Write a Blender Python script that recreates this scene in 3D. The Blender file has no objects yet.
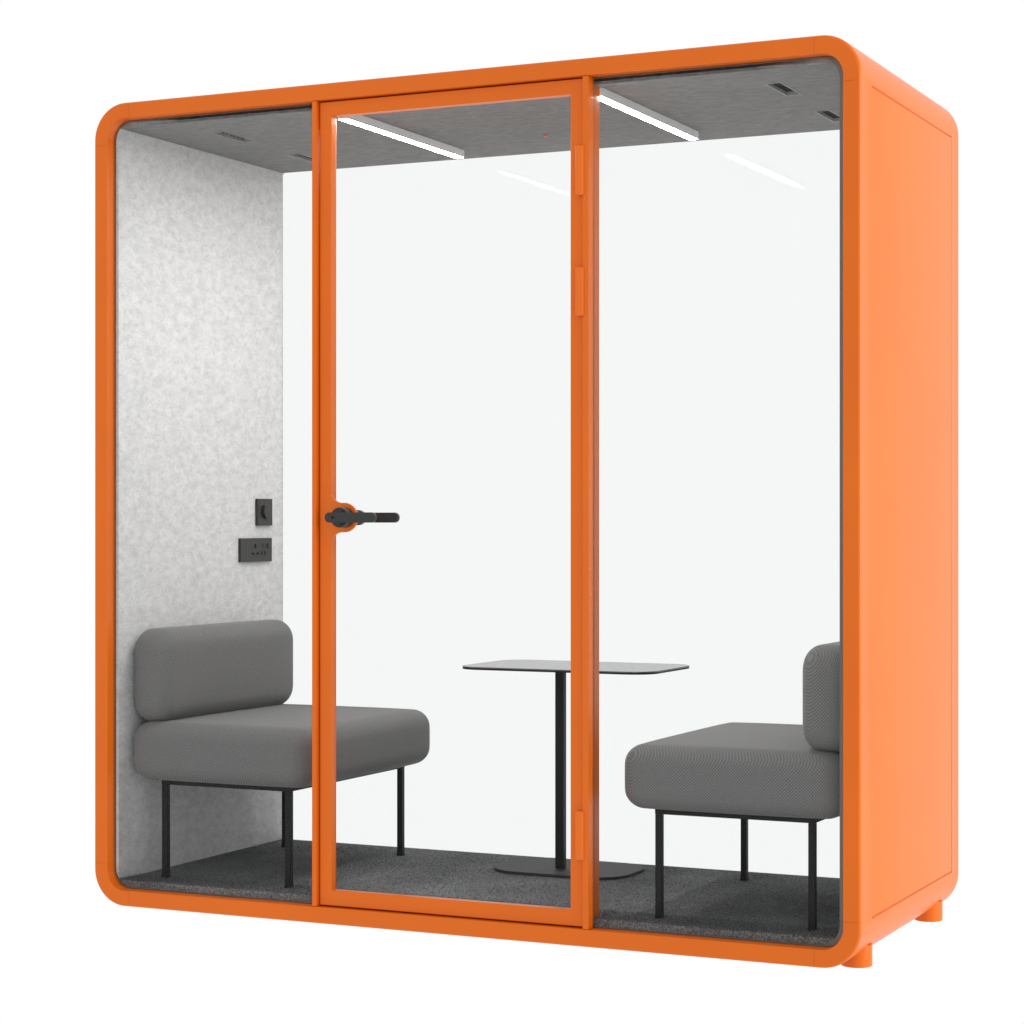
import bpy, bmesh, math, random
from mathutils import Vector, Matrix
R = math.radians
random.seed(4)
S = bpy.context.scene
COL = S.collection

# ------------------------------------------------------------------ camera
cam = bpy.data.cameras.new('camera'); co = bpy.data.objects.new('camera', cam); COL.objects.link(co)
co.location = (3.641, -5.035, 1.101)
co.rotation_euler = (R(90), 0, R(25.1906))
cam.sensor_width = 36; cam.lens = 2216.429 / 1024 * 36
cam.shift_y = (522.35 - 512) / 1024
cam.clip_start = 0.05; cam.clip_end = 200
S.camera = co

# ------------------------------------------------------------------ world: seamless white studio
w = bpy.data.worlds.new('World'); S.world = w; w.use_nodes = True
bg = w.node_tree.nodes['Background']
bg.inputs[0].default_value = (1, 1, 1, 1); bg.inputs[1].default_value = 1.0

# unseen area light, added at the right to brighten the booth's side
def area(name, loc, target, sx, sy, power):
    l = bpy.data.lights.new(name, 'AREA'); l.shape = 'RECTANGLE'; l.size = sx; l.size_y = sy; l.energy = power
    o = bpy.data.objects.new(name, l); COL.objects.link(o); o.location = loc
    d = Vector(target) - Vector(loc); o.rotation_euler = d.to_track_quat('-Z', 'Y').to_euler()
    return o
area('side_fill', (14, 1.0, 2.4), (2.1, 0.5, 1.2), 5.0, 5.0, 1150)

S.view_settings.view_transform = 'Standard'; S.view_settings.look = 'None'
S.view_settings.exposure = 0; S.view_settings.gamma = 1
S.cycles.max_bounces = 10; S.cycles.transparent_max_bounces = 24

# ------------------------------------------------------------------ materials
def mat(name):
    m = bpy.data.materials.new(name); m.use_nodes = True
    return m, m.node_tree.nodes, m.node_tree.links, m.node_tree.nodes['Principled BSDF']
def N(n, t, **k):
    x = n.new(t)
    for a, b in k.items(): setattr(x, a, b)
    return x
def noise(n, l, scale, detail=4, rough=.5, dist=0, stretch=None):
    tc = N(n, 'ShaderNodeTexCoord'); t = N(n, 'ShaderNodeTexNoise')
    t.inputs['Scale'].default_value = scale; t.inputs['Detail'].default_value = detail
    t.inputs['Roughness'].default_value = rough; t.inputs['Distortion'].default_value = dist
    src = tc.outputs['Object']
    if stretch:
        mp = N(n, 'ShaderNodeMapping'); mp.inputs['Scale'].default_value = stretch
        l.new(src, mp.inputs['Vector']); src = mp.outputs[0]
    l.new(src, t.inputs['Vector'])
    return t.outputs['Fac']
def ramp(n, l, fac, stops):
    r = N(n, 'ShaderNodeValToRGB'); e = r.color_ramp.elements
    while len(e) < len(stops): e.new(.5)
    for k, (p, c) in enumerate(stops):
        e[k].position = p; e[k].color = (*c, 1) if len(c) == 3 else c
    l.new(fac, r.inputs['Fac']); return r.outputs['Color']
def bump(n, l, h, strength, dist, b):
    x = N(n, 'ShaderNodeBump'); x.inputs['Strength'].default_value = strength; x.inputs['Distance'].default_value = dist
    l.new(h, x.inputs['Height']); l.new(x.outputs[0], b.inputs['Normal'])

def m_paint(name, c, rough=.42, spec=.45):
    m, n, l, b = mat(name)
    f = noise(n, l, 3.0, 3)
    cc = ramp(n, l, f, [(.3, [v * .97 for v in c]), (.7, [v * 1.03 for v in c])])
    l.new(cc, b.inputs['Base Color'])
    b.inputs['Roughness'].default_value = rough; b.inputs['Specular IOR Level'].default_value = spec
    bump(n, l, noise(n, l, 900, 2), .05, .0004, b)
    return m
ORANGE = m_paint('orange_powder_coat', (.69, .131, .002), .34, .28)
HINGE = m_paint('orange_hinge_paint', (.74, .145, .008), .3, .3)
BLACK = m_paint('black_steel', (.009, .0095, .009), .5, .2)
PLATE = m_paint('black_plastic_plate', (.024, .023, .022), .45, .4)
HOLE = m_paint('socket_hole', (.010, .010, .010), .7, .1)
HANDLE = m_paint('dark_handle_metal', (.026, .026, .025), .38, .35)
ROSE = m_paint('brown_grey_rose', (.10, .085, .07), .45, .4)
GASKET = m_paint('dark_gasket', (.17, .15, .13), .55, .3)
ALU = m_paint('lamp_housing', (.8, .8, .8), .35, .5)
GRILLE = m_paint('vent_grille', (.05, .05, .048), .6, .2)
RIM = m_paint('vent_rim', (.33, .33, .33), .4, .5)
TOPM = m_paint('grey_table_laminate', (.10, .10, .098), .2, .5)
BASEM = m_paint('table_base_steel', (.028, .028, .028), .6, .35)

def m_felt():
    m, n, l, b = mat('light_grey_felt')
    a = noise(n, l, 50, 8, .76, .35, (1, .6, 1))
    c = ramp(n, l, a, [(.36, (.56, .56, .562)), (.5, (.645, .645, .647)), (.62, (.72, .72, .722))])
    f = noise(n, l, 210, 3, .6, .8, (1, .5, 1))
    c2 = ramp(n, l, f, [(.30, (.87, .87, .87)), (.45, (1, 1, 1)), (.75, (1.04, 1.04, 1.04))])
    mx = N(n, 'ShaderNodeMix', data_type='RGBA', blend_type='MULTIPLY'); mx.inputs['Factor'].default_value = 1
    l.new(c, mx.inputs['A']); l.new(c2, mx.inputs['B']); l.new(mx.outputs['Result'], b.inputs['Base Color'])
    b.inputs['Roughness'].default_value = 1; b.inputs['Specular IOR Level'].default_value = .05
    bump(n, l, f, .35, .002, b)
    return m
FELT = m_felt()
def m_ceiling():
    m, n, l, b = mat('grey_ceiling_felt')
    a = noise(n, l, 34, 6, .7, .4, (1, 3, 1))
    c = ramp(n, l, a, [(.32, (.205, .206, .204)), (.68, (.325, .323, .318))])
    l.new(c, b.inputs['Base Color'])
    b.inputs['Roughness'].default_value = 1; b.inputs['Specular IOR Level'].default_value = .05
    bump(n, l, noise(n, l, 260, 3), .3, .0015, b)
    return m
CEIL = m_ceiling()
def m_carpet():
    m, n, l, b = mat('charcoal_carpet')
    a = noise(n, l, 300, 3, .7, .3)
    c = ramp(n, l, a, [(.34, (.068, .071, .072)), (.5, (.158, .163, .165)), (.64, (.32, .327, .33))])
    g = noise(n, l, 3.5, 2, .5)
    c2 = ramp(n, l, g, [(.35, (.82, .82, .82)), (.65, (1.12, 1.12, 1.12))])
    mx = N(n, 'ShaderNodeMix', data_type='RGBA', blend_type='MULTIPLY'); mx.inputs['Factor'].default_value = 1
    l.new(c, mx.inputs['A']); l.new(c2, mx.inputs['B']); l.new(mx.outputs['Result'], b.inputs['Base Color'])
    b.inputs['Roughness'].default_value = 1; b.inputs['Specular IOR Level'].default_value = .03
    bump(n, l, a, .8, .004, b)
    return m
CARPET = m_carpet()
def m_fabric():
    m, n, l, b = mat('grey_twill_fabric')
    tc = N(n, 'ShaderNodeTexCoord')
    def wave(v):
        d = N(n, 'ShaderNodeVectorMath', operation='DOT_PRODUCT'); d.inputs[1].default_value = v
        l.new(tc.outputs['Object'], d.inputs[0])
        s = N(n, 'ShaderNodeMath', operation='SINE'); l.new(d.outputs['Value'], s.inputs[0]); return s.outputs[0]
    k = 2 * math.pi / .0082
    p = N(n, 'ShaderNodeMath', operation='MULTIPLY')
    l.new(wave((k, k, 0)), p.inputs[0]); l.new(wave((0, k * .5, k)), p.inputs[1])
    h = N(n, 'ShaderNodeMath', operation='MULTIPLY_ADD'); h.inputs[1].default_value = .5; h.inputs[2].default_value = .5
    l.new(p.outputs[0], h.inputs[0])
    c = ramp(n, l, h.outputs[0], [(.2, (.118, .118, .117)), (.8, (.205, .204, .201))])
    f = noise(n, l, 420, 2, .6)
    c2 = ramp(n, l, f, [(.3, (.85, .85, .85)), (.7, (1.12, 1.12, 1.12))])
    mx = N(n, 'ShaderNodeMix', data_type='RGBA', blend_type='MULTIPLY'); mx.inputs['Factor'].default_value = 1
    l.new(c, mx.inputs['A']); l.new(c2, mx.inputs['B']); l.new(mx.outputs['Result'], b.inputs['Base Color'])
    b.inputs['Roughness'].default_value = .95; b.inputs['Specular IOR Level'].default_value = .15
    b.inputs['Sheen Weight'].default_value = .2; b.inputs['Sheen Roughness'].default_value = .4
    bump(n, l, h.outputs[0], .2, .0008, b)
    return m
FABRIC = m_fabric()
def m_glass(name, ior, tint):
    m, n, l, b = mat(name); n.remove(b)
    out = n['Material Output']
    t = N(n, 'ShaderNodeBsdfTransparent'); t.inputs[0].default_value = (*tint, 1)
    g = N(n, 'ShaderNodeBsdfGlossy'); g.inputs['Roughness'].default_value = 0.0; g.inputs[0].default_value = (1, 1, 1, 1)
    f = N(n, 'ShaderNodeFresnel'); f.inputs['IOR'].default_value = ior
    x = N(n, 'ShaderNodeMixShader'); l.new(f.outputs[0], x.inputs[0]); l.new(t.outputs[0], x.inputs[1]); l.new(g.outputs[0], x.inputs[2])
    l.new(x.outputs[0], out.inputs[0])
    return m
GLASS = m_glass('clear_antireflective_glass', 1.1, (.990, .993, .992))
BGLASS = m_glass('clear_rear_glass', 1.09, (.966, .972, .970))
def m_emit():
    m, n, l, b = mat('lamp_diffuser')
    b.inputs['Base Color'].default_value = (.9, .9, .9, 1)
    b.inputs['Emission Color'].default_value = (1, .995, .985, 1); b.inputs['Emission Strength'].default_value = 150
    return m
EMIT = m_emit()

# ------------------------------------------------------------------ mesh helpers
def finish(bm, name, m, parent, loc=None, angle=32, wn=True):
    bmesh.ops.recalc_face_normals(bm, faces=bm.faces[:])
    for f in bm.faces: f.smooth = True
    for e in bm.edges:
        if len(e.link_faces) == 2 and e.calc_face_angle(0) > R(angle): e.smooth = False
    me = bpy.data.meshes.new(name); bm.to_mesh(me); bm.free()
    o = bpy.data.objects.new(name, me); COL.objects.link(o); me.materials.append(m)
    if parent: o.parent = parent
    if loc: o.location = loc
    if wn:
        md = o.modifiers.new('normals', 'WEIGHTED_NORMAL'); md.keep_sharp = True; md.weight = 100
    return o
def box(bm, x0, x1, y0, y1, z0, z1, bev=0, seg=2):
    t = bmesh.new(); bmesh.ops.create_cube(t, size=1)
    for v in t.verts:
        v.co = ((x0 + x1) / 2 + v.co.x * (x1 - x0), (y0 + y1) / 2 + v.co.y * (y1 - y0), (z0 + z1) / 2 + v.co.z * (z1 - z0))
    if bev: bmesh.ops.bevel(t, geom=t.edges[:], offset=bev, segments=seg, affect='EDGES', profile=.5)
    merge(bm, t)
def merge(bm, t):
    me = bpy.data.meshes.new('tmp'); t.to_mesh(me); t.free(); bm.from_mesh(me); bpy.data.meshes.remove(me)
def cyl(bm, c, r, h, axis='z', seg=32, bev=0):
    t = bmesh.new(); bmesh.ops.create_cone(t, cap_ends=True, segments=seg, radius1=r, radius2=r, depth=h)
    if bev: bmesh.ops.bevel(t, geom=[e for e in t.edges if abs(e.verts[0].co.z - e.verts[1].co.z) < 1e-6], offset=bev, segments=3, affect='EDGES', profile=.5)
    if axis == 'y': bmesh.ops.rotate(t, verts=t.verts[:], cent=(0, 0, 0), matrix=Matrix.Rotation(R(90), 3, 'X'))
    if axis == 'x': bmesh.ops.rotate(t, verts=t.verts[:], cent=(0, 0, 0), matrix=Matrix.Rotation(R(90), 3, 'Y'))
    bmesh.ops.translate(t, verts=t.verts[:], vec=c); merge(bm, t)
def prism(bm, pts, a0, a1, axis='y', bev=0, seg=2):
    """pts: 2-D outline; extruded between a0 and a1 along axis (y: pts are x,z; z: pts are x,y)"""
    t = bmesh.new()
    f3 = (lambda p, a: (p[0], a, p[1])) if axis == 'y' else (lambda p, a: (p[0], p[1], a))
    A = [t.verts.new(f3(p, a0)) for p in pts]; B = [t.verts.new(f3(p, a1)) for p in pts]
    fa = t.faces.new(A); fb = t.faces.new(B[::-1]); n = len(pts)
    for i in range(n): t.faces.new((A[i], B[i], B[(i + 1) % n], A[(i + 1) % n]))
    if bev:
        ed = list(set(fa.edges[:] + fb.edges[:])); bmesh.ops.bevel(t, geom=ed, offset=bev, segments=seg, affect='EDGES', profile=.5)
    merge(bm, t)
def rrect(x0, x1, y0, y1, r, n=12):
    out = []
    for cx, cy, a0 in ((x1 - r, y1 - r, 0), (x0 + r, y1 - r, 90), (x0 + r, y0 + r, 180), (x1 - r, y0 + r, 270)):
        for i in range(n + 1):
            a = R(a0 + 90 * i / n); out.append((cx + r * math.cos(a), cy + r * math.sin(a)))
    return out
def ring(bm, outer, inner, y0, y1):
    """frame between two outlines of equal count"""
    n = len(outer); L = []
    for pts, y in ((outer, y0), (outer, y1), (inner, y1), (inner, y0)):
        L.append([bm.verts.new((p[0], y, p[1])) for p in pts])
    for k in range(4):
        a, b = L[k], L[(k + 1) % 4]
        for i in range(n): bm.faces.new((a[i], a[(i + 1) % n], b[(i + 1) % n], b[i]))
def tag(o, label=None, cat=None, group=None, kind=None):
    if label: o['label'] = label
    if cat: o['category'] = cat
    if group: o['group'] = group
    if kind: o['kind'] = kind
def empty(name, loc, rz=0):
    o = bpy.data.objects.new(name, None); COL.objects.link(o); o.location = loc; o.rotation_euler = (0, 0, rz); return o
def copy_tree(o, parent=None):
    c = o.copy(); COL.objects.link(c); c.parent = parent
    for ch in list(o.children): copy_tree(ch, c)
    return c

# ------------------------------------------------------------------ dimensions
W, D, Z0, Z1 = 2.174, 0.948, 0.05, 2.25
IN = .044; RO = .098; RJ = .114
ZC, ZF, XW, YB = 2.189, .115, .055, .912      # ceiling, floor, side felt, rear edge of the liners

booth = empty('office_booth', (0, 0, 0))
tag(booth, 'bright orange glass-fronted meeting booth with rounded corners, holding the benches and table', 'office booth')

# shell -------------------------------------------------------------
def outline(ins, r=None, n=14): return rrect(ins, W - ins, Z0 + ins, Z1 - ins, r or RO - ins, n)
bm = bmesh.new()
b = .008
prof = [(IN, .003), (IN - .0009, .0009), (IN - .003, 0)]
prof += [(b - b * math.sin(R(a)), b - b * math.cos(R(a))) for a in (0, 15, 30, 45, 60, 75, 90)]
b = .013
prof += [(b - b * math.cos(R(a)), D - b + b * math.sin(R(a))) for a in (0, 15, 30, 45, 60, 75, 90)]
prof += [(IN - .006, .918), (IN, .9135), (IN, .906, .006), (IN, .038, .006), (IN, .0358)]
L = []
for ins, y, *rr in prof: L.append([bm.verts.new((p[0], y, p[1])) for p in outline(ins, rr[0] if rr else None)])
n = len(L[0])
for k in range(len(L)):
    a, c = L[k], L[(k + 1) % len(L)]
    for i in range(n): bm.faces.new((a[i], a[(i + 1) % n], c[(i + 1) % n], c[i]))
shell = finish(bm, 'shell', ORANGE, booth)
# grooves: side access panel and corner joints
gb = bmesh.new()
g = .007; ya, yb, za, zb = .091, .859, .164, 2.134
for sx in (W, 0):
    box(gb, sx - .012, sx + .012, ya, yb + g, zb, zb + .005)
    box(gb, sx - .012, sx + .012, ya, yb + g, za - .005, za)
    box(gb, sx - .012, sx + .012, yb, yb + g, za - .001, zb + .001)
for x in (RJ, W - RJ):
    box(gb, x - .0004, x + .0004, -.01, .0012, Z0 - .01, Z0 + .07)
    box(gb, x - .0004, x + .0004, -.01, .0012, Z1 - .07, Z1 + .01)
for z in (Z0 + RJ, Z1 - RJ):
    box(gb, -.01, .07, -.01, .0012, z - .0004, z + .0004)
    box(gb, W - .07, W + .01, -.01, .0012, z - .0004, z + .0004)
cut = finish(gb, 'groove_cutter', ORANGE, None, wn=False)
md = shell.modifiers.new('cut', 'BOOLEAN'); md.operation = 'DIFFERENCE'; md.object = cut; md.solver = 'EXACT'; md.use_self = True
shell.modifiers.move(1, 0)
dg = bpy.context.evaluated_depsgraph_get()
nm = bpy.data.meshes.new_from_object(shell.evaluated_get(dg)); nm.name = 'shell'
old = shell.data; shell.modifiers.clear(); shell.data = nm; bpy.data.meshes.remove(old)
bpy.data.objects.remove(cut)
md = shell.modifiers.new('normals', 'WEIGHTED_NORMAL'); md.keep_sharp = True; md.weight = 100

# liners ---------------------------------------------------------------
bm = bmesh.new(); box(bm, IN - .004, XW,   .0382, YB, Z0 + IN - .01, Z1 - IN + .01); wl = finish(bm, 'felt_wall', FELT, booth)
bm = bmesh.new(); box(bm, W - XW, W - IN + .004,   .0382, YB, Z0 + IN - .01, Z1 - IN + .01); finish(bm, 'felt_wall', FELT, booth)

# vents: recessed slots cut through the ceiling liner
VX = [(.252, .289), (W - .302, W - .265)]; VY = [(.205, .368), (.612, .775)]
xs = sorted([XW - .006, W - XW + .006] + [v for p in VX for v in p]); ys = sorted([  .0382, YB] + [v for p in VY for v in p])
bm = bmesh.new()
def hole(i, j): return i in (1, 3) and j in (1, 3)
for i in range(5):
    for j in range(5):
        if not hole(i, j): box(bm, xs[i], xs[i + 1], ys[j], ys[j + 1], ZC, ZC + .014)
bmesh.ops.remove_doubles(bm, verts=bm.verts[:], dist=1e-5)
# drop the internal walls between neighbouring tiles
seen = {}
for f in bm.faces: seen.setdefault(tuple(sorted(v.index for v in f.verts)), []).append(f)
bm.verts.index_update(); seen = {}
for f in bm.faces: seen.setdefault(frozenset(v.index for v in f.verts), []).append(f)
bmesh.ops.delete(bm, geom=[f for fs in seen.values() if len(fs) > 1 for f in fs], context='FACES')
finish(bm, 'ceiling', CEIL, booth, wn=False)
for (x0, x1) in VX:
    for (y0, y1) in VY:
        bm = bmesh.new(); t = .0022
        for (a0, a1, c0, c1) in ((x0 - t, x0 + .0006, y0 - t, y1 + t), (x1 - .0006, x1 + t, y0 - t, y1 + t), (x0 + .0006, x1 - .0006, y0 - t, y0 + .0006), (x0 + .0006, x1 - .0006, y1 - .0006, y1 + t)):
            box(bm, a0, a1, c0, c1, ZC - .0018, ZC + .0125)
        v = finish(bm, 'ceiling_vent', RIM, booth, wn=False)
        bm = bmesh.new(); box(bm, x0 + .001, x1 - .001, y0 + .001, y1 - .001, ZC + .011, ZC + .0125)
        for k in range(8):
            yy = y0 + .012 + (y1 - y0 - .024) * k / 7
            box(bm, x0 + .001, x1 - .001, yy - .002, yy + .002, ZC + .006, ZC + .0108)
        finish(bm, 'vent_grille', GRILLE, v, wn=False)

# ceiling lights
for x0, y0 in ((.731, .070), (1.459, .075)):
    y1 = .765; x1 = x0 + .027
    bm = bmesh.new(); box(bm, x0 - .001, x1 + .001, y0, y1, ZC - .0225, ZC - .0002, .0008, 1)
    h = finish(bm, 'ceiling_light', ALU, booth)
    bm = bmesh.new(); box(bm, x0 + .001, x1 - .001, y0 + .002, y1 - .002, ZC - .0229, ZC - .0222)
    finish(bm, 'diffuser', EMIT, h, wn=False)
bm = bmesh.new(); cyl(bm, (1.078, .635, ZC - .002), .006, .006, bev=.001); finish(bm, 'ceiling_dot', HINGE, booth)  # tiny orange disc on the ceiling

# carpet with real pile along the front edge --------------------------------
bm = bmesh.new()
box(bm, XW - .006, W - XW + .006, .0384, YB, ZF - .018, ZF)
def tuft(x, y, z, h, r):
    a = random.uniform(0, 6.28); dx = random.uniform(-.5, .5) * h; dy = random.uniform(-.6, .4) * h
    p = [bm.verts.new((x + r * math.cos(a + q), y + r * math.sin(a + q), z)) for q in (0, 2.1, 4.2)]
    t = bm.verts.new((x + dx, y + dy, z + h))
    for i in range(3): bm.faces.new((p[i], p[(i + 1) % 3], t))
for k in range(15000):
    y = .040 + .12 * random.random() ** 1.8
    tuft(random.uniform(IN + .006, W - IN - .006), y, ZF - .001, random.uniform(.003, .0075), .0016)
for k in range(16000):
    tuft(random.uniform(XW + .002, W - XW - .002), random.uniform(.1, YB - .01), ZF - .001, random.uniform(.002, .0045), .0018)
me = bpy.data.meshes.new('carpet'); bm.to_mesh(me); bm.free(); me.materials.append(CARPET)
cp = bpy.data.objects.new('carpet', me); COL.objects.link(cp); cp.parent = booth

# rear glass ---------------------------------------------------------------
bm = bmesh.new(); box(bm, XW + .001, W - XW - .001,   .904, .9112, ZF + .001, ZC - .001)
finish(bm, 'rear_glass', BGLASS, booth, wn=False)

# front: mullions, fixed panes, door -------------------------------------------
MZ0, MZ1 = Z0 + IN + .0005, Z1 - IN - .0005
M1, M2 = (.692, .7055), (1.4645, 1.4805)
for x0, x1 in (M1, M2):
    bm = bmesh.new(); box(bm, x0, x1, .0015, .072, MZ0, MZ1, .0015, 2); finish(bm, 'mullion', ORANGE, booth)
for x0, x1, side in ((IN, M1[0], 0), (M2[1], W - IN, 1)):
    zz0, zz1 = MZ0, MZ1
    def corner(ins):
        # rounded only at the outer corners of the booth
        pts = []; ri = max(RO - IN - ins, .006); rs = .002; X0, X1, A, B = x0 + ins, x1 - ins, zz0 + ins, zz1 - ins
        for cx, cz, r, a0 in ((X1, B, ri if side else rs, 0), (X0, B, rs if side else ri, 90), (X0, A, rs if side else ri, 180), (X1, A, ri if side else rs, 270)):
            sx = -1 if cx == X1 else 1; sz = -1 if cz == B else 1
            for i in range(9):
                a = R(a0 + 90 * i / 8); pts.append((cx + sx * r + r * math.cos(a), cz + sz * r + r * math.sin(a)))
        return pts
    bm = bmesh.new(); prism(bm, corner(-.0015), .0275, .0345)
    p = finish(bm, 'front_glass', GLASS, booth, wn=False)
    bm = bmesh.new(); o_, i_ = corner(.0006), corner(.003)
    hm = (x0 + x1) / 2
    i_ = [(x - (.015 if x > hm else .00235), z) if side else (x + (.00235 if x > hm else 0), z) for x, z in i_]
    ring(bm, o_, i_, .0350, .0380)
    finish(bm, 'gasket', GASKET, p, wn=False)
# orange glazing bead behind the bottom/top lip
bm = bmesh.new()
DX0, DX1, DZ0, DZ1 = .7085, 1.4620, Z0 + IN + .0035, Z1 - IN - .0035
SL, SR, ST, SB = .0345, .0355, .037, .040
op = [(DX0 + SL, DX1 - SR, DZ0 + SB, DZ1 - ST)]
ix0, ix1, iz0, iz1 = op[0]
ys0 = .014
outer = [(DX1, DZ1), (DX0, DZ1), (DX0, DZ0), (DX1, DZ0)]
inner = [(ix1, iz1), (ix0, iz1), (ix0, iz0), (ix1, iz0)]
ring(bm, outer, inner, ys0, .042)
bmesh.ops.recalc_face_normals(bm, faces=bm.faces[:])
bmesh.ops.bevel(bm, geom=[e for e in bm.edges if e.calc_face_angle(0) > .5], offset=.002, segments=3, affect='EDGES', profile=.5)
door = finish(bm, 'door', ORANGE, booth)
bm = bmesh.new(); box(bm, ix0 - .004, ix1 + .004, .034, .041, iz0 - .004, iz1 + .004); finish(bm, 'door_glass', GLASS, door, wn=False)
# handle plate: round lobe flowing out of the stile
HX, HZ = .781, 1.1135
bm = bmesh.new(); pts = []
xl = ix0 - .003; rf = .035; rc = .0385
cxf = xl + rf; d = math.sqrt((rc + rf) ** 2 - (cxf - HX) ** 2)
for i in range(13):   # lower fillet: from the stile line to the circle
    a0 = math.pi; a1 = math.atan2(d, HX - cxf); a = a0 + (a1 - a0) * i / 12
    pts.append((cxf + rf * math.cos(a), HZ - d + rf * math.sin(a)))
a0 = math.atan2(-d, cxf - HX); a1 = -a0
for i in range(1, 32): a = a0 + (a1 - a0) * i / 32; pts.append((HX + rc * math.cos(a), HZ + rc * math.sin(a)))
for i in range(13):
    a0 = math.atan2(-d, HX - cxf); a1 = -math.pi; a = a0 + (a1 - a0) * i / 12
    pts.append((cxf + rf * math.cos(a), HZ + d + rf * math.sin(a)))
pts += [(xl - .012, HZ + d), (xl - .012, HZ - d)]
prism(bm, pts, .0132, .022, bev=.0015)
finish(bm, 'handle_plate', ORANGE, door)
def lever(y, face, name, ro, mt):
    bm = bmesh.new(); hz = .0132
    x0, x1 = HX - .027, HX + .122
    cyl(bm, (HX + .006, y + face * .030, HZ), ro, .036, 'y', 40, .002)
    cyl(bm, (HX + .006, y + face * .010, HZ), .020, .014, 'y', 40)
    prism(bm, rrect(x0, x1, HZ - hz, HZ + hz, hz - .0005, 10), y - .005, y + .005, bev=.002, seg=3)
    return finish(bm, name, mt, door)
h = lever(-.034, 1, 'door_handle', .0262, HANDLE)
bm = bmesh.new(); cyl(bm, (HX - .0035, -.0395, HZ), .0032, .0012, 'y', 20); finish(bm, 'keyhole', HOLE, h)
h = lever(.090, -1, 'door_handle', .018, HANDLE)
bm = bmesh.new(); cyl(bm, (HX, .046, HZ), .0265, .009, 'y', 48, .003); cyl(bm, (HX, .062, HZ), .010, .03, 'y', 32); finish(bm, 'handle_rose', ROSE, door)
# hinges
for z0, z1 in ((1.911, 2.034), (1.612, 1.733), (.265, .386)):
    bm = bmesh.new(); box(bm, DX1 - .0155, DX1 + .0065, -.0035, .0138, z0, z1, .003, 3)
    finish(bm, 'hinge', HINGE, door)

# feet -----------------------------------------------------------------------
for x in (.051, W - .051):
    for y in (.138, .812):
        bm = bmesh.new(); cyl(bm, (x, y, .063), .0378, .053, bev=.003, seg=40)
        finish(bm, 'foot', ORANGE, booth)

# wall controls ------------------------------------------------------------------
bm = bmesh.new(); box(bm, XW + .0003, XW + .010,   .748, .833, 1.091, 1.173, .0012, 2)
sw = finish(bm, 'dimmer_switch', PLATE, booth)
bm = bmesh.new(); cyl(bm, (XW + .0145, .793, 1.133), .0215, .009, 'x', 40, .002)
finish(bm, 'dimmer_knob', PLATE, sw)
bm = bmesh.new(); box(bm, XW + .0003, XW + .009,   .652, .832, .981, 1.053, .0012, 2)
so = finish(bm, 'wall_socket', PLATE, booth)
bm = bmesh.new()
def slot(y, z, wy, wz): box(bm, XW + .0085, XW + .0096, y - wy / 2, y + wy / 2, z - wz / 2, z + wz / 2)
slot(.735, 1.029, .009, .013)
slot(.722, 1.006, .014, .006); slot(.748, 1.006, .014, .006)
slot(.772, 1.007, .006, .012); slot(.790, 1.007, .006, .012)
finish(bm, 'socket_hole', HOLE, so, wn=False)
bm = bmesh.new(); box(bm, XW + .0092, XW + .0125, .803, .817, 1.022, 1.037, .001, 1); finish(bm, 'socket_rocker', PLATE, so)
bm = bmesh.new(); box(bm, XW + .0092, XW + .0108, .775, .790, 1.022, 1.037, .001, 1); finish(bm, 'socket_rocker', PLATE, so)

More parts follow.
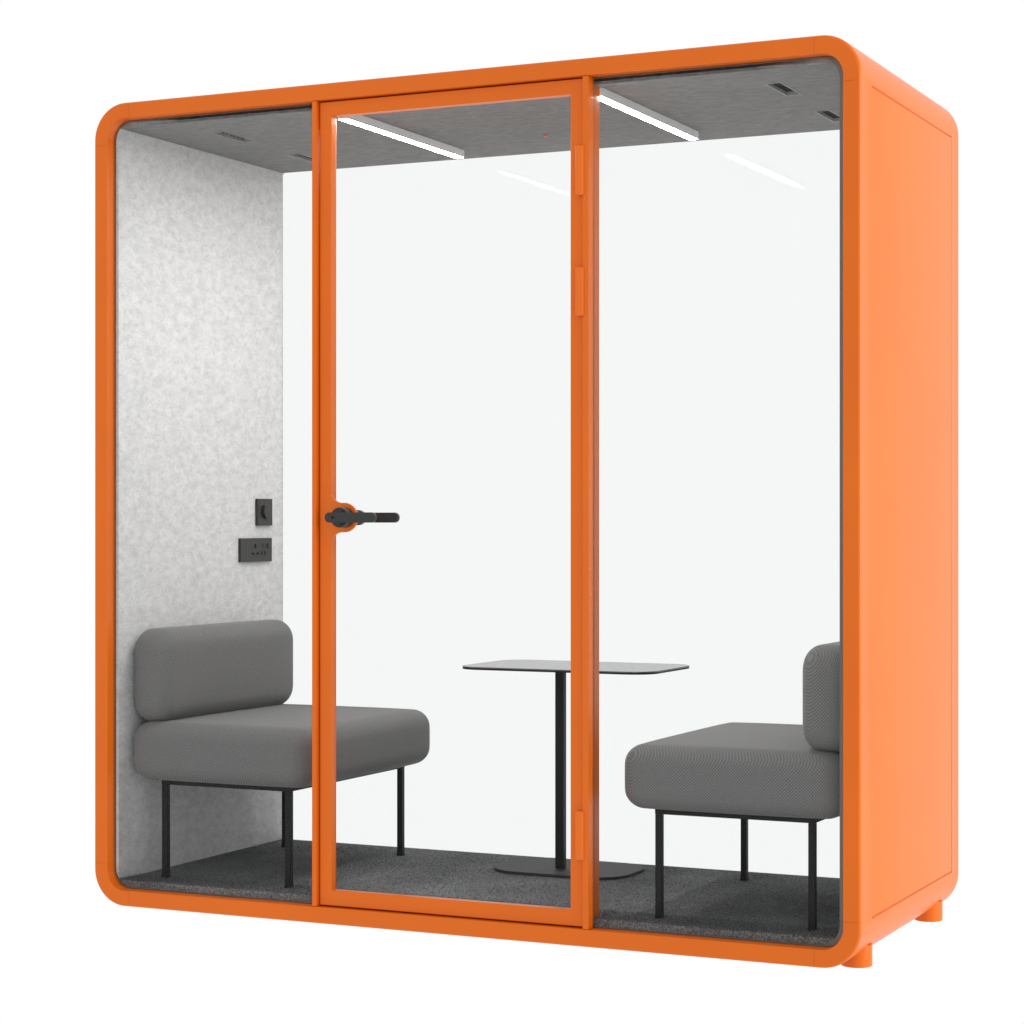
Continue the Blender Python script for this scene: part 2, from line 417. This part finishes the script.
# ------------------------------------------------------------------ benches
def cushion(x0, x1, y0, y1, z0, z1, r_big, r_small, axis, puff=.006):
    """rounded box: big radius round the axis direction, small radius on its two faces, sides gently puffed"""
    bm = bmesh.new()
    if axis == 'x':
        pts = rrect(y0, y1, z0, z1, r_big, 10); f3 = lambda p, a: (a, p[0], p[1]); a0, a1 = x0, x1; C = ((y0 + y1) / 2, (z0 + z1) / 2); HY, HZ_ = (y1 - y0) / 2, (z1 - z0) / 2
    else:
        pts = rrect(x0, x1, y0, y1, r_big, 10); f3 = lambda p, a: (p[0], p[1], a); a0, a1 = z0, z1; C = ((x0 + x1) / 2, (y0 + y1) / 2); HY, HZ_ = (x1 - x0) / 2, (y1 - y0) / 2
    # subdivide the straight runs
    P = []
    for i, p in enumerate(pts):
        q = pts[(i + 1) % len(pts)]; d = math.dist(p, q); k = max(1, int(d / .03))
        for j in range(k): P.append((p[0] + (q[0] - p[0]) * j / k, p[1] + (q[1] - p[1]) * j / k))
    def off(p, ins):
        # inset a point of the rounded rectangle towards the inside
        hx, hy = HY - ins, HZ_ - ins; r = max(r_big - ins, .002)
        sx, sy = HY, HZ_
        # nearest core point
        cx = max(-(sx - r_big), min(sx - r_big, p[0] - C[0])); cy = max(-(sy - r_big), min(sy - r_big, p[1] - C[1]))
        dx, dy = p[0] - C[0] - cx, p[1] - C[1] - cy; l = math.hypot(dx, dy) or 1
        if ins <= r_big - .002: return (C[0] + cx + dx / l * (r_big - ins), C[1] + cy + dy / l * (r_big - ins))
        k = (ins - (r_big - .002)); s = max(0, 1 - k / min(sx, sy))
        return (C[0] + (cx + dx / l * .002) * s, C[1] + (cy + dy / l * .002) * s)
    levels = []; T = (a1 - a0) / 2; rs = min(r_small, T * .98)
    for i in range(9):
        a = R(90 * i / 8); levels.append((rs - rs * math.sin(a), a0 + rs - rs * math.cos(a)))
    for j in range(1, 6): levels.append((0, a0 + rs + (a1 - a0 - 2 * rs) * j / 6))
    for i in range(9):
        a = R(90 * i / 8); levels.append((rs - rs * math.cos(a), a1 - rs + rs * math.sin(a)))
    caps = [rs + k for k in (.02, .05)]
    rings = []
    mid = (a0 + a1) / 2
    seq = [(c, a0) for c in caps[::-1]] + levels + [(c, a1) for c in caps]
    for ins, a in seq:
        row = []
        for p in P:
            q = off(p, ins)
            t = 1 - ((a - mid) / T) ** 2
            # puff: sides bulge out, caps dome
            sx = (q[0] - C[0]) / HY; sy = (q[1] - C[1]) / HZ_
            k = 1 + puff * t
            qq = (C[0] + (q[0] - C[0]) * k, C[1] + (q[1] - C[1]) * k)
            dome = .006 * max(0, 1 - sx ** 4) * max(0, 1 - sy ** 4) * (1 if a > mid else -1) * abs((a - mid) / T) ** 6
            row.append(bm.verts.new(f3(qq, a + dome)))
        rings.append(row)
    n = len(P)
    for r0, r1 in zip(rings[:-1], rings[1:]):
        for i in range(n): bm.faces.new((r0[i], r0[(i + 1) % n], r1[(i + 1) % n], r1[i]))
    bm.faces.new(rings[0]); bm.faces.new(rings[-1][::-1])
    return bm
BX, BY = .35, .44
def make_bench():
    root = empty('bench', (BX, BY, ZF))
    def L_(bm, name, m, **k):
        bmesh.ops.translate(bm, verts=bm.verts[:], vec=(-BX, -BY, -ZF)); return finish(bm, name, m, root, angle=60, **k)
    L_(cushion(.066, .637, .062, .818, .389, .547, .055, .047, 'z'), 'seat_cushion', FABRIC, wn=False)
    L_(cushion(.060, .179,   .078, .797, .546, .805, .062, .045, 'x'), 'back_cushion', FABRIC, wn=False)
    bm = bmesh.new(); lx0, lx1, ly0, ly1 = .146, .560, .112, .770; t = .018
    box(bm, lx0, lx1, ly0, ly0 + t, .375, .391, .001, 1); box(bm, lx0, lx1, ly1 - t, ly1, .375, .391, .001, 1)
    box(bm, lx0, lx0 + t, ly0 + t, ly1 - t, .375, .391, .001, 1); box(bm, lx1 - t, lx1, ly0 + t, ly1 - t, .375, .391, .001, 1)
    L_(bm, 'seat_frame', BLACK)
    for x in (lx0 + t / 2, lx1 - t / 2):
        for y in (ly0 + t / 2, ly1 - t / 2):
            bm = bmesh.new(); box(bm, x - .0085, x + .0085, y - .0085, y + .0085, ZF + .004, .375, .001, 1); box(bm, x - .0095, x + .0095, y - .0095, y + .0095, ZF, ZF + .008, .001, 1)
            L_(bm, 'leg', BLACK)
    return root
bench = make_bench()
tag(bench, 'grey upholstered bench on black legs with its backrest against the light felt wall', 'bench', 'upholstered benches in the booth')
b2 = copy_tree(bench); b2.location = (W - BX, BY, ZF); b2.rotation_euler = (0, 0, math.pi)
tag(b2, 'grey upholstered bench partly hidden by the frame, facing the wall with the socket', 'bench', 'upholstered benches in the booth')

# ------------------------------------------------------------------ table
TX, TY = 1.098, .695
tb = empty('side_table', (TX, TY, ZF))
tag(tb, 'slim black pedestal table with thin grey top standing between the two benches', 'table')
def T_(bm, name, m):
    bmesh.ops.translate(bm, verts=bm.verts[:], vec=(-TX, -TY, -ZF)); return finish(bm, name, m, tb)
bm = bmesh.new(); prism(bm, rrect(.857, 1.443, .50, .868, .072, 14), .6955, .6985, 'z', bev=.0008); T_(bm, 'table_top', TOPM)
bm = bmesh.new(); prism(bm, rrect(.8575, 1.4425, .5005, .8675, .0715, 14), .6905, .6954, 'z', bev=.001); T_(bm, 'top_edge', BLACK)
bm = bmesh.new(); box(bm, TX - .013, TX + .013, TY - .012, TY + .012, .124, .6865, .003, 2); T_(bm, 'pole', BLACK)
bm = bmesh.new(); box(bm, TX - .09, TX + .09, TY - .07, TY + .07, .6867, .6903, .001, 1); T_(bm, 'top_bracket', BLACK)
bm = bmesh.new(); prism(bm, rrect(.908, 1.318, .58, .860, .10, 14), ZF + .0005, .1238, 'z', bev=.001); T_(bm, 'base_plate', BASEM)
